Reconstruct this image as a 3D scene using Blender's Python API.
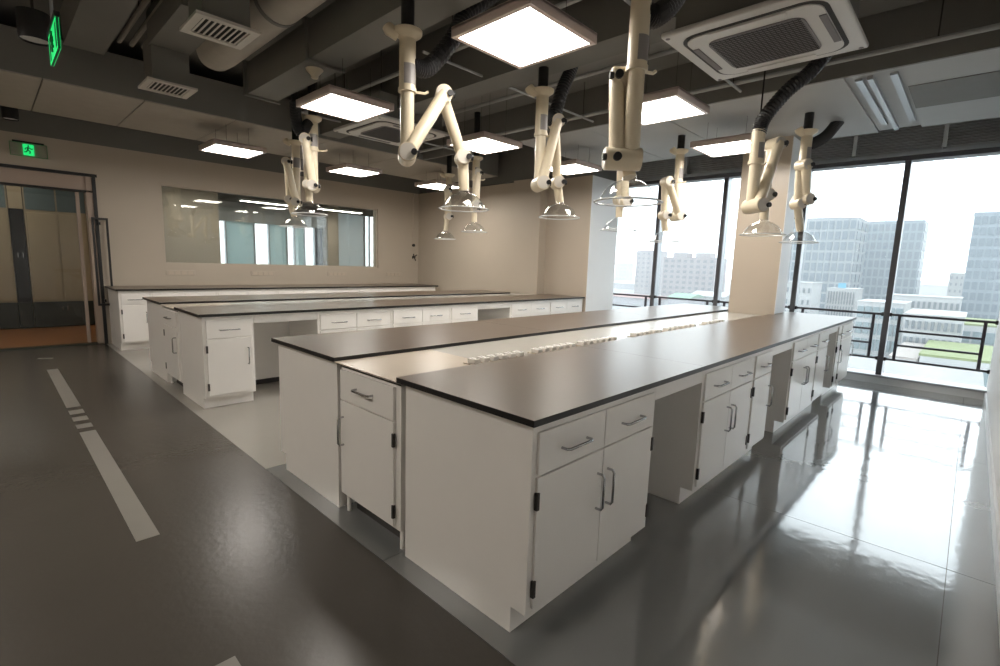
import bpy, bmesh, math, random
from mathutils import Vector, Matrix
random.seed(7)
S = bpy.context.scene
COL = S.collection
for o in list(bpy.data.objects): bpy.data.objects.remove(o)

# ------------------------------------------------------------------ camera
CX, CY, CZ = -1.2197, -0.9935, 1.3621
YAW, PITCH, ROLL, FPX = 0.762, -0.1406, 0.0327, 491.36
fw = Vector((math.cos(YAW)*math.cos(PITCH), math.sin(YAW)*math.cos(PITCH), math.sin(PITCH)))
rt0 = Vector((math.sin(YAW), -math.cos(YAW), 0)); up0 = rt0.cross(fw)
rt = rt0*math.cos(ROLL) + up0*math.sin(ROLL); up = up0*math.cos(ROLL) - rt0*math.sin(ROLL)
cam = bpy.data.cameras.new('camera'); camo = bpy.data.objects.new('camera', cam); COL.objects.link(camo)
M = Matrix((rt, up, -fw)).transposed().to_4x4(); M.translation = Vector((CX, CY, CZ))
camo.matrix_world = M
cam.sensor_width = 36.0; cam.lens = FPX/1000*36.0; cam.clip_start = 0.02; cam.clip_end = 3000
S.camera = camo
def at(u, v, ax, val):
    d = fw + rt*((u-500)/FPX) - up*((v-333)/FPX)
    C = Vector((CX, CY, CZ)); return C + d*((val-C[ax])/d[ax])

# ------------------------------------------------------------------ world, exposure
SKY, LAMP = 4.4, 27.0
W = bpy.data.worlds.new('overcast_sky'); S.world = W; W.use_nodes = True
bg = W.node_tree.nodes['Background']; bg.inputs[0].default_value = (0.87, 0.945, 1.0, 1); bg.inputs[1].default_value = SKY
S.view_settings.view_transform = 'Standard'; S.view_settings.look = 'None'
S.view_settings.exposure = 0.0; S.view_settings.gamma = 1.0; S.view_settings.use_curve_mapping = False

# ------------------------------------------------------------------ materials
MAT = {}
def mat(name, col, rough=.5, metal=0, spec=.5, coat=0, noise=0, nscale=8, bump=0, bscale=40, emit=None, estr=0, croough=.05, stretch=(1,1,1), cior=1.5):
    m = bpy.data.materials.new(name); m.use_nodes = True; nt = m.node_tree; b = nt.nodes['Principled BSDF']
    b.inputs['Base Color'].default_value = (*col, 1); b.inputs['Roughness'].default_value = rough
    b.inputs['Metallic'].default_value = metal; b.inputs['Specular IOR Level'].default_value = spec
    b.inputs['Coat Weight'].default_value = coat; b.inputs['Coat IOR'].default_value = cior; b.inputs['Coat Roughness'].default_value = croough
    if noise or bump:
        tc = nt.nodes.new('ShaderNodeTexCoord'); mp = nt.nodes.new('ShaderNodeMapping'); mp.inputs['Scale'].default_value = stretch
        nt.links.new(tc.outputs['Object'], mp.inputs[0])
    if noise:
        n = nt.nodes.new('ShaderNodeTexNoise'); n.inputs['Scale'].default_value = nscale; n.inputs['Detail'].default_value = 4
        nt.links.new(mp.outputs[0], n.inputs['Vector'])
        r = nt.nodes.new('ShaderNodeMix'); r.data_type = 'RGBA'
        r.inputs[6].default_value = (*[c*(1-noise) for c in col], 1); r.inputs[7].default_value = (*[min(1, c*(1+noise)) for c in col], 1)
        nt.links.new(n.outputs[0], r.inputs[0]); nt.links.new(r.outputs[2], b.inputs['Base Color'])
    if bump:
        n2 = nt.nodes.new('ShaderNodeTexNoise'); n2.inputs['Scale'].default_value = bscale; n2.inputs['Detail'].default_value = 2
        nt.links.new(mp.outputs[0], n2.inputs['Vector'])
        bp = nt.nodes.new('ShaderNodeBump'); bp.inputs['Strength'].default_value = bump; bp.inputs['Distance'].default_value = .01
        nt.links.new(n2.outputs[0], bp.inputs['Height']); nt.links.new(bp.outputs[0], b.inputs['Normal'])
        if coat: nt.links.new(bp.outputs[0], b.inputs['Coat Normal'])
    if emit:
        b.inputs['Emission Color'].default_value = (*emit, 1); b.inputs['Emission Strength'].default_value = estr
    MAT[name] = m; return m
mat('white_lam', (.86, .835, .80), .28, noise=.02)
mat('wall_paint', (.50, .435, .355), .55, noise=.03, nscale=3)
mat('pillar_paint', (.50, .43, .35), .3, noise=.03, nscale=3)
mat('white_paint', (.84, .84, .84), .5, noise=.02, nscale=3)
mat('black_top_warm_sheen', (.115, .082, .057), .30, spec=.5, noise=.1, nscale=60)  # brown base paints in the beige walls mirrored by the black top
mat('black_edge', (.008, .008, .009), .3)
mat('strip_grey', (.44, .42, .38), .25)
mat('strip_top', (.58, .50, .41), .25, noise=.02)
mat('dark_ceil', (.17, .167, .155), .7, noise=.12, nscale=2)
mat('dark_duct', (.19, .186, .172), .55, noise=.1, nscale=2)
mat('soffit_grey', (.42, .43, .43), .6, noise=.06, nscale=2)
mat('brown_panel', (.16, .155, .145), .6, noise=.1)
mat('round_duct', (.42, .39, .34), .6, noise=.1)
mat('chrome', (.42, .42, .43), .22, 1)
mat('dark_metal', (.05, .045, .042), .4, .6)
mat('cream', (.72, .63, .47), .32, noise=.03)
mat('cream_light', (.62, .58, .52), .35)
mat('label_grey', (.28, .26, .25), .4)
mat('black_plastic', (.012, .012, .013), .4)
mat('flex_black', (.03, .03, .033), .4)
mat('ac_white', (.62, .61, .59), .4)
mat('ac_dark', (.03, .03, .03), .6)
mat('grille_grey', (.20, .19, .2), .6)
mat('vent_white', (.60, .57, .52), .5)
mat('lamp_frame', (.80, .68, .64), .35, .3)
mat('lamp_glow', (1, 1, 1), .5, emit=(1.0, .94, .86), estr=LAMP)
mat('aisle_vinyl', (.072, .064, .054), .27, noise=.12, nscale=1.5, bump=.10, bscale=28, spec=.45)
mat('grey_vinyl', (.195, .20, .195), .12, noise=.10, nscale=1.5, bump=.06, bscale=16, spec=.6, coat=1.0, croough=.06, cior=1.62)
mat('light_vinyl', (.33, .31, .28), .2, noise=.06, nscale=1.5, bump=.06, bscale=5)
mat('marking', (.24, .225, .20), .3, noise=.05)
mat('alu_dark', (.10, .10, .11), .4, .3)
mat('alu_light', (.45, .47, .49), .35, .6)
mat('rail_dark', (.05, .045, .055), .4, .3)
mat('blind_grey', (.60, .61, .62), .5)
mat('sill_white', (.72, .73, .73), .4)
mat('green_glow', (.0, .3, .08), .5, emit=(.02, .75, .18), estr=1.0)
mat('green_dark', (.0, .12, .04), .4)
mat('green_edge', (.08, .35, .14), .4)
mat('wood_floor', (.42, .17, .06), .3, noise=.2, nscale=4, stretch=(.4, 8, 1))
mat('pane_teal', (.14, .18, .18), .3)
mat('locker_beige', (.42, .34, .22), .45, noise=.04)
mat('header_brown', (.42, .33, .27), .4)
mat('dark_cab', (.03, .035, .026), .4)
mat('grey_panel', (.82, .84, .84), .5)
def frosted(name, dc, tcol):
    m = bpy.data.materials.new(name); m.use_nodes = True; nt = m.node_tree; nt.nodes.clear()
    o = nt.nodes.new('ShaderNodeOutputMaterial'); d = nt.nodes.new('ShaderNodeBsdfDiffuse'); t = nt.nodes.new('ShaderNodeBsdfTranslucent'); a = nt.nodes.new('ShaderNodeAddShader')
    d.inputs[0].default_value = (*dc, 1); t.inputs[0].default_value = (*tcol, 1)
    nt.links.new(d.outputs[0], a.inputs[0]); nt.links.new(t.outputs[0], a.inputs[1]); nt.links.new(a.outputs[0], o.inputs[0]); MAT[name] = m
frosted('blue_panel', (.40, .48, .49), (.25, .30, .305))
frosted('grey_frost', (.55, .57, .57), (.27, .285, .29))
mat('socket_white', (.8, .78, .74), .35)
mat('red_dot', (.6, .04, .02), .5)
mat('tower_white', (0.248, 0.264, 0.280), .5)
mat('tower_glass', (.10, .125, .145), .3)
mat('tower_blue', (.19, .225, .255), .4)
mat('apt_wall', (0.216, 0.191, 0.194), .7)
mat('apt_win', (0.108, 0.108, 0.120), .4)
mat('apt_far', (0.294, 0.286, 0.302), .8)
mat('white_build', (0.311, 0.315, 0.315), .7)
mat('win_dark', (0.106, 0.122, 0.135), .4)
mat('teal_glass', (0.136, 0.176, 0.188), .3)
mat('city_ground', (0.200, 0.204, 0.200), .9, noise=.25, nscale=.05)
mat('lawn', (0.151, 0.180, 0.079), .9, noise=.2, nscale=.3)
mat('path_pale', (0.260, 0.235, 0.218), .9)
mat('red_roof', (0.231, 0.126, 0.113), .8)
mat('sky_blue', (0.075, 0.275, 0.400), .5)
mat('green_net', (0.147, 0.244, 0.176), .8)
def glassmat(name, tint, gl, rough=.02):
    m = bpy.data.materials.new(name); m.use_nodes = True; nt = m.node_tree; nt.nodes.clear()
    o = nt.nodes.new('ShaderNodeOutputMaterial'); t = nt.nodes.new('ShaderNodeBsdfTransparent'); g = nt.nodes.new('ShaderNodeBsdfGlossy')
    t.inputs[0].default_value = (*tint, 1); g.inputs['Roughness'].default_value = rough
    lw = nt.nodes.new('ShaderNodeLayerWeight'); lw.inputs[0].default_value = .5
    pw = nt.nodes.new('ShaderNodeMath'); pw.operation = 'POWER'; pw.inputs[1].default_value = 4.0; nt.links.new(lw.outputs['Facing'], pw.inputs[0])
    f = nt.nodes.new('ShaderNodeMath'); f.operation = 'MULTIPLY_ADD'; f.inputs[1].default_value = .8*(1-gl); f.inputs[2].default_value = gl; nt.links.new(pw.outputs[0], f.inputs[0])
    x = nt.nodes.new('ShaderNodeMixShader'); nt.links.new(f.outputs[0], x.inputs[0]); nt.links.new(t.outputs[0], x.inputs[1]); nt.links.new(g.outputs[0], x.inputs[2])
    nt.links.new(x.outputs[0], o.inputs[0]); MAT[name] = m
glassmat('pane', (.95, .97, .97), .03)
glassmat('pane_inner', (.82, .84, .82), .07)
glassmat('hood_clear', (.93, .94, .94), .13, .10)
mat('rim_white', (.75, .76, .76), .2)

# ------------------------------------------------------------------ mesh helpers
class MB:
    def __init__(s): s.b = bmesh.new()
    def box(s, x0, x1, y0, y1, z0, z1, bev=0):
        r = bmesh.ops.create_cube(s.b, size=1)
        for v in r['verts']:
            v.co = Vector((x0+(v.co.x+.5)*(x1-x0), y0+(v.co.y+.5)*(y1-y0), z0+(v.co.z+.5)*(z1-z0)))
        if bev:
            es = list({e for v in r['verts'] for e in v.link_edges})
            bmesh.ops.bevel(s.b, geom=es, offset=bev, segments=2, affect='EDGES', profile=.5)
        return s
    def prism(s, pts, axis, a0, a1):
        def P(p, a): return {0: (a, p[0], p[1]), 1: (p[0], a, p[1]), 2: (p[0], p[1], a)}[axis]
        A = [s.b.verts.new(P(p, a0)) for p in pts]; B = [s.b.verts.new(P(p, a1)) for p in pts]
        s.b.faces.new(A[::-1]); s.b.faces.new(B); n = len(pts)
        for i in range(n): s.b.faces.new((A[i], A[(i+1) % n], B[(i+1) % n], B[i]))
        return s
    def tube(s, path, rad, n=14, cap=True):
        path = [Vector(p) for p in path]; k = len(path); rads = rad if isinstance(rad, (list, tuple)) else [rad]*k
        rings = []; prev = None
        for i in range(k):
            t = (path[min(i+1, k-1)]-path[max(i-1, 0)]); t.normalize()
            if prev is None:
                a = Vector((0, 0, 1)) if abs(t.z) < .9 else Vector((1, 0, 0)); u = t.cross(a).normalized()
            else:
                u = (prev - t*prev.dot(t)).normalized()
            prev = u; w = t.cross(u)
            rings.append([s.b.verts.new(path[i]+(u*math.cos(2*math.pi*j/n)+w*math.sin(2*math.pi*j/n))*rads[i]) for j in range(n)])
        for i in range(k-1):
            for j in range(n): s.b.faces.new((rings[i][j], rings[i][(j+1) % n], rings[i+1][(j+1) % n], rings[i+1][j]))
        if cap: s.b.faces.new(rings[0][::-1]); s.b.faces.new(rings[-1])
        return s
    def lathe(s, prof, c=(0, 0, 0), n=28, cap0=False, cap1=False):
        rings = [[s.b.verts.new((c[0]+r*math.cos(2*math.pi*j/n), c[1]+r*math.sin(2*math.pi*j/n), c[2]+z)) for j in range(n)] for r, z in prof]
        for i in range(len(prof)-1):
            for j in range(n): s.b.faces.new((rings[i][j], rings[i][(j+1) % n], rings[i+1][(j+1) % n], rings[i+1][j]))
        if cap0: s.b.faces.new(rings[0][::-1])
        if cap1: s.b.faces.new(rings[-1])
        return s
    def mesh(s, name, m, smooth=False):
        bmesh.ops.recalc_face_normals(s.b, faces=s.b.faces)
        me = bpy.data.meshes.new(name); s.b.to_mesh(me); s.b.free(); me.materials.append(MAT[m])
        if smooth:
            for p in me.polygons: p.use_smooth = True
            try: me.set_sharp_from_angle(angle=math.radians(40))
            except Exception: pass
        return me
    def build(s, name, m, parent=None, smooth=False, loc=None):
        o = bpy.data.objects.new(name, s.mesh(name, m, smooth)); COL.objects.link(o)
        if loc is not None: o.location = loc
        if parent is not None: o.parent = parent
        return o
def inst(name, me, parent=None, loc=(0, 0, 0), rz=0, scale=None):
    o = bpy.data.objects.new(name, me); COL.objects.link(o); o.location = loc; o.rotation_euler.z = rz
    if scale: o.scale = scale
    if parent is not None: o.parent = parent
    return o
def tag(o, label, cat, group=None, kind=None):
    if label: o['label'] = label
    if cat: o['category'] = cat
    if group: o['group'] = group
    if kind: o['kind'] = kind
    return o
def thing(name, label, cat, loc=(0, 0, 0), group=None, rz=0):
    o = bpy.data.objects.new(name, None); COL.objects.link(o); o.location = loc; o.rotation_euler.z = rz
    o.empty_display_size = .1
    return tag(o, label, cat, group)
def struct(o, label=None):
    o['kind'] = 'structure'
    if label: o['label'] = label
    return o
def box(name, m, x0, x1, y0, y1, z0, z1, parent=None, bev=0):
    return MB().box(x0, x1, y0, y1, z0, z1, bev).build(name, m, parent)

# ------------------------------------------------------------------ room shell
XL, XW, YR, YB = -3.2, 6.7, -1.24, 8.15
ZS = 3.55
WT = 2.83
fl = struct(box('floor', 'aisle_vinyl', XL, 9.2, YR, 14.0, -.25, -.004), 'concrete floor under glossy vinyl sheets')
def sheet(m, x0, x1, y0, y1): return box('vinyl_sheet', m, x0+.0015, x1-.0015, y0+.0015, y1-.0015, -.004, 0, fl)
for y0, y1 in ((YR, .9), (.9, 2.7), (2.7, 4.5), (4.5, 6.3), (6.3, YB)): sheet('aisle_vinyl', XL, -1.55, y0, y1)
for y0, y1 in ((YR, 3.2), (3.2, YB)): sheet('aisle_vinyl', -1.55, -.065, y0, y1)
for x0, x1 in ((-.065, 1.82), (1.82, 3.82), (3.82, 5.6), (5.6, 6.56)):
    sheet('grey_vinyl', x0, x1, YR, -1.06); sheet('grey_vinyl', x0, x1, -1.06, .8); sheet('grey_vinyl', x0, x1, .8, 2.16)
for x0, x1 in ((-.065, 1.9), (1.9, 3.9), (3.9, 6.56)):
    for y0, y1 in ((2.16, 4.1), (4.1, 6.1), (6.1, YB)): sheet('light_vinyl', x0, x1, y0, y1)
for i, (a, b) in enumerate(((4.54, 6.47), (1.72, 3.72), (YR+.05, .68))):
    tag(box('floor_marking', 'marking', -.825, -.73, a, b, 0, .0012),
        ['long pale aisle stripe running from the dashes towards the glass door', 'long pale aisle stripe running from the dashes past the nearest island', 'pale aisle stripe starting beside the near island corner'][i], 'floor marking', 'aisle stripes')
for a, b in ((4.29, 4.43), (4.06, 4.19), (3.83, 3.95)):
    tag(box('floor_dash', 'marking', -.825, -.73, a, b, 0, .0012), 'short pale dash between the two long aisle stripes', 'floor marking', 'aisle dashes')
tag(MB().prism([(-.86, 7.28), (-.73, 7.20), (-.71, 7.26), (-.84, 7.34)], 2, 0, .0012).build('floor_marking', 'marking'), 'small slanted pale mark on the aisle floor near the door', 'floor marking')

def wallseg(name, m, segs, top=True):
    b = MB()
    for s in segs: b.box(*s)
    return struct(b.build(name, m))
# back wall with door opening and interior window opening
IX0, IX1, IZ0, IZ1 = .74, 4.56, 1.19, 2.40
DX0, DX1, DZ = -2.1, -.05, 2.40
wb = wallseg('wall_back', 'wall_paint', [
    (XL, DX0, YB, YB+.18, 0, WT), (DX0, DX1, YB, YB+.18, DZ, WT), (DX1, IX0, YB, YB+.18, 0, WT),
    (IX0, IX1, YB, YB+.18, 0, IZ0), (IX0, IX1, YB, YB+.18, IZ1, WT), (IX1, 9.2, YB, YB+.18, 0, WT)])
box('upper_band', 'dark_ceil', XL, 9.2, YB, YB+.18, WT, ZS, wb)
we = wallseg('wall_end', 'wall_paint', [(5.60, 5.9, 5.24, YB, 0, WT), (5.55, 5.9, 4.60, 5.24, 0, WT+.02)])
box('upper_band', 'dark_ceil', 5.62, 5.9, 4.6, YB, WT+.02, ZS, we)
pf = struct(box('pillar_far', 'pillar_paint', 5.75, 6.6, 3.69, 4.60, 0, WT)); pf.name = 'wall_pillar'
box('upper_band', 'dark_ceil', 5.76, 6.6, 3.70, 4.6, WT, ZS, pf)
pn = struct(box('wall_pillar', 'pillar_paint', 5.44, 5.86, .735, 1.275, 0, 2.95))
box('facing', 'white_paint', 5.442, 5.86, .727, .735, .86, 2.94, pn); box('facing', 'white_paint', 5.752, 6.6, 3.682, 3.69, 0, WT, pf)
wr = struct(box('wall_right', 'white_paint', XL, 6.9, YR-.2, YR, 0, WT)); box('upper_band', 'dark_ceil', XL, 6.9, YR-.2, YR, WT, ZS, wr)
struct(box('baseboard_right', 'sill_white', XL, 6.55, YR, YR+.015, 0, .09))
struct(box('wall_left', 'wall_paint', XL-.2, XL, YR-.2, 14, 0, ZS))
ceil = struct(box('ceiling', 'dark_ceil', XL-.2, 9.2, YR-.2, 14.0, ZS, ZS+.3), 'dark painted concrete ceiling slab')

# ------------------------------------------------------------------ window wall
win = struct(thing('window_1', 'full-height aluminium window wall above a low white sill', None))
MUL = [YR-.03, -.235, .83, 1.9, 2.96, 4.02]
ZH = 2.76
for y in MUL[1:]:
    m = box('mullion', 'alu_dark', 6.66, 6.69, y-.03, y+.03, .1, ZH, win)
    box('mullion_cover', 'alu_light', 6.69, 6.83, y-.028, y+.028, .1, ZH, m)
for i in range(len(MUL)-1):
    p = box('pane', 'pane', 6.760, 6.768, MUL[i]+.028, MUL[i+1]-.028, .12, ZH-.01, win)
box('head_rail', 'alu_dark', 6.64, 6.84, YR, 4.6, ZH, 2.835, win)
box('light_rail', 'alu_light', 6.60, 6.66, YR, 4.6, 2.815, 2.85, win)
struct(box('wall_window_head', 'soffit_grey', 6.70, 6.95, YR, 4.6, 2.835, ZS))
for k in range(9):
    z = 2.875+k*.031
    MB().prism([(6.555, z-.012), (6.56, z-.014), (6.61, z+.014), (6.605, z+.016)], 1, YR+.005, 3.68).build('louvre_slat', 'blind_grey', win)
for y in (-.55, .31, 1.4, 2.5): box('blind_bracket', 'blind_grey', 6.545, 6.66, y-.02, y+.02, 2.86, 3.15, win)
sill = struct(box('trim_1', 'sill_white', 6.56, 6.86, YR, 4.6, -.2, .10), 'low white sill under the window wall')
box('sill_lip', 'alu_light', 6.54, 6.57, YR, 4.6, .085, .11, sill)
# guard rails between the mullions
for i in range(len(MUL)-1):
    y0, y1 = MUL[i]+.03, MUL[i+1]-.03
    lb = ['beside the white side wall', 'facing the end of the notched worktop', 'next to the near beige pillar', 'midway between the two pillars', 'beside the far pillar'][i]
    g = thing('guard_rail', 'dark metal guard rail behind the glass, bay '+lb, 'railing', (6.7, (y0+y1)/2, 0), 'window guard rails')
    yc = (y0+y1)/2
    def bar(n, a, b, z, h=.03): return MB().box(-.015, .015, a-yc, b-yc, z-h/2, z+h/2).build(n, 'rail_dark', g)
    bar('top_rail', y0, y1, .88, .028); bar('bottom_rail', y0, y1, .31, .026)
    for a in (y0+.1, y1-.1): MB().box(-.016, .016, a-yc-.016, a-yc+.016, .31, .88).build('post', 'rail_dark', g)
    for z in (.68, .50): bar('mid_rail', y0+.1, y1-.1, z, .025)
    for a in (y0+.012, y1-.012):
        for z in (.88, .31): MB().box(-.022, .022, a-yc-.012, a-yc+.012, z-.024, z+.024).build('bracket', 'black_plastic', g)

# ------------------------------------------------------------------ ceiling services
def sthing(o, label, cat, group=None): return tag(o, label, cat, group)
soff = thing('plenum_soffit', 'broad pale grey plenum soffit along the window wall', 'duct', (3.77, 1.5, 2.95))
MB().box(0, 2.06, -2.73, 2.1, .02, .585).build('casing', 'soffit_grey', soff)
MB().box(-.03, 0, -2.73, 4.05, 0.0, .585).build('fascia', 'dark_duct', soff)
for a, b in ((-2.73, -1.88), (-1.52, .1), (.1, 1.0), (1.0, 2.1)): MB().box(0, 2.06, a+.004, b-.004, 0, .02).build('soffit_panel', 'soffit_grey', soff)
MB().box(.52, 1.25, -2.72, -1.89, -.006, 0).build('access_panel', 'brown_panel', soff)
for y in (-1.60, -1.83): MB().box(.15, 1.75, y-.025, y+.025, .0, .02).build('channel', 'alu_light', soff)
MB().box(.12, 2.0, -1.70, -1.66, -.012, .02).build('rail', 'alu_light', soff)
beamA = struct(box('ceiling_beam', 'dark_ceil', 1.95, 2.22, YR, 5.4, 2.95, ZS)); beamA.name = 'trim_2'; beamA['label'] = 'dark concrete ceiling beam crossing the room'
b3 = struct(box('trim_3', 'dark_ceil', -.55, -.25, YR, 5.4, 3.25, ZS)); b3['label'] = 'dark concrete ceiling beam over the aisle'
tag(box('ceiling_panel', 'dark_duct', 2.26, 3.70, YR+.02, 5.4, 3.36, 3.40), 'wide dark ceiling panel between the beam and the plenum soffit', 'panel')
for x, z in ((2.84, 3.34),):
    tag(box('cable_tray', 'dark_duct', x, x+.26, YR+.02, 5.3, z-.03, z), 'flat dark cable tray between the beams, '+('beside the concrete beam' if x < 3 else 'beside the plenum soffit'), 'cable tray', 'cable trays')
    for yy in (-.8, 1, 3, 5): pass
# long flat duct parallel to the interior window wall
dx = thing('flat_duct', 'long wide dark duct running along the interior window wall', 'duct', (1.2, 6.4, 2.95))
MB().box(-4.3, 4.3, -.8, .8, .012, .40).build('duct_body', 'dark_duct', dx)
xs = [-4.3, -3.1, -1.9, -1.1, -.2, 1.0, 2.2, 3.3, 4.3]
for a, b in zip(xs[:-1], xs[1:]): MB().box(a+.006, b-.006, -.798, .798, 0, .012).build('panel', 'round_duct', dx)  # underside panels coloured paler than the body to look lit from below
for x in (-2.5, 0, 2.5):
    for y in (-.75, .75): MB().tube([(x, y, .4), (x, y, .6)], .006, 6).build('hanger', 'dark_metal', dx)
# duct A above the aisle end of the islands
da = thing('square_duct', 'dark rectangular duct hung over the aisle ends of the islands', 'duct', (.94, 2.0, 3.0))
MB().box(-.15, .15, -3.1, 2.62, 0, .30).build('duct_body', 'dark_duct', da)
for y in (-1.3, 1.25, 2.62): MB().box(-.18, .18, y-.02, y+.02, -.02, .32).build('flange', 'dark_duct', da)
for y in (-2.5, 0, 2): MB().tube([(.17, y, .1), (.17, y, .55)], .006, 6).build('hanger', 'dark_metal', da)
rd = thing('round_duct', 'round grey insulated duct ending above the ceiling vents', 'duct', (.45, 3.4, 3.25))
MB().tube([(0, -4.4, 0), (0, .9, 0), (0, 1.05, 0), (0, 1.16, 0)], [.17, .17, .16, .12], 24).build('duct_body', 'round_duct', rd, True)
for y in (-2.2, -.4): MB().tube([(0, y-.02, 0), (0, y+.02, 0)], .178, 24).build('joint_band', 'dark_duct', rd, True)
for y in (-3, .4): MB().tube([(0, y, .15), (0, y, .3)], .006, 6).build('hanger', 'dark_metal', rd)
rd2 = thing('round_duct', 'short round grey duct ending beside the hanging exit sign', 'duct', (-.60, 2.2, 3.06))
MB().tube([(0, -3.3, 0), (0, .75, 0), (0, .85, 0), (0, .9, 0)], [.17, .17, .15, .1], 24).build('duct_body', 'round_duct', rd2, True)
for y in (-2, .4): MB().tube([(0, y, .15), (0, y, .49)], .006, 6).build('hanger', 'dark_metal', rd2)
for i, x in enumerate((-.12, -.02, .08)):
    p = thing('ceiling_pipe', 'thin dark ceiling pipe, one of three side by side above the vents', 'pipe', (x, 2, 3.42), 'trio of ceiling pipes')
    MB().tube([(0, -3.2, 0), (0, 3.4, 0)], .022, 8).build('pipe_run', 'round_duct', p, True)
    for y in (-2.5, 0, 2.5): MB().tube([(0, y, 0), (0, y, .13)], .005, 6).build('hanger', 'dark_metal', p)
for i, (x, z) in enumerate(((1.75, 3.18), (2.8, 3.12), (3.55, 3.02))):
    p = thing('ceiling_pipe', 'slim grey sprinkler pipe '+['between the square duct and the concrete beam', 'beyond the concrete beam', 'tight against the plenum soffit'][i], 'pipe', (x, 2, z))
    MB().tube([(0, -3.2, 0), (0, 3.5, 0)], .02, 8).build('pipe_run', 'soffit_grey', p, True)
    for y in (-2.6, 0, 2.6): MB().tube([(0, y, 0), (0, y, ZS-z)], .005, 6).build('hanger', 'dark_metal', p)
for i, y in enumerate((.76, 2.35, 4.75)):
    p = thing('cable_conduit', 'thin pale conduit crossing under the beams '+['over the bench by the white wall', 'between the first two rows of lights', 'above the far island'][i], 'pipe', (1.3, y, 2.99))
    MB().tube([(.0, 0, 0), (2.4, 0, 0)], .011, 8).build('conduit_run', 'soffit_grey', p, True)
    for x in (.3, 2.2): MB().tube([(x, 0, 0), (x, 0, .37)], .004, 6).build('hanger', 'dark_metal', p)

# vents with necks
for i, (x, y, z) in enumerate(((.055, 3.03, 2.90), (.125, 4.77, 2.90))):
    v = thing('ceiling_vent', ['square white louvred vent on the duct box nearest the aisle light', 'square white louvred vent hanging in front of the flat duct'][i], 'vent', (x, y, z), 'ceiling vents')
    MB().box(-.15, .15, -.15, .15, .02, .62 if i == 0 else .40).build('neck', 'dark_duct', v)
    if i: MB().box(-.16, .16, -1.2, -.1, .32, .60).build('feed_duct', 'dark_duct', v)
    b = MB(); w = .2
    b.box(-w, w, -w, -w+.05, 0, .02); b.box(-w, w, w-.05, w, 0, .02); b.box(-w, -w+.05, -w+.05, w-.05, 0, .02); b.box(w-.05, w, -w+.05, w-.05, 0, .02)
    b.build('frame', 'vent_white', v)
    MB().box(-.15, .15, -.15, .15, .012, .02).build('backing', 'ac_dark', v)
    for k in range(9):
        xx = -.135+k*.034
        MB().prism([(xx-.012, .0), (xx-.006, .0), (xx+.012, .012), (xx+.006, .012)], 1, -.15, .15).build('louvre', 'vent_white', v)

# light panels
LX = [1.10, 2.82, 4.48]; LY = [1.10, 3.20, 6.06]
lrow = ['over the island nearest the side wall', 'over the gap between the islands', 'over the bench facing the interior window']
lcol = ['at the aisle end', 'mid row', 'at the window end']
LX.append(-2.34)  # extra column out of view, added to brighten the aisle-facing bench ends
lcol.append('added fill across the aisle')
for j, y in enumerate(LY):
    for i, x in enumerate(LX):
        zt = ZS-2.67
        if i == 0: zt = (3.0-2.67) if -1.1 < y < 4.62 else (2.95-2.67) if y > 5.6 else zt
        elif j == 2: zt = 2.95-2.67
        elif i == 2: zt = 2.95-2.67 if j < 2 and y < 3.6 else zt
        t = thing('ceiling_light', 'square white light panel '+lrow[j]+', '+lcol[i], 'ceiling light', (x, y, 2.67), 'hanging light panels')
        h = .305; b = MB()
        b.box(-h, h, -h, -h+.03, 0, .055); b.box(-h, h, h-.03, h, 0, .055); b.box(-h, -h+.03, -h+.03, h-.03, 0, .055); b.box(h-.03, h, -h+.03, h-.03, 0, .055)
        b.box(-h, h, -h, h, .045, .06)
        b.build('frame', 'lamp_frame', t)
        MB().box(-h+.028, h-.028, -h+.028, h-.028, .004, .03).build('diffuser', 'lamp_glow', t)
        for sx in (-.13, .13):
            for sy in (-.2, .2): MB().tube([(sx, sy, .05), (sx, sy, zt)], .0016, 5).build('hanger', 'dark_metal', t)

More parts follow.
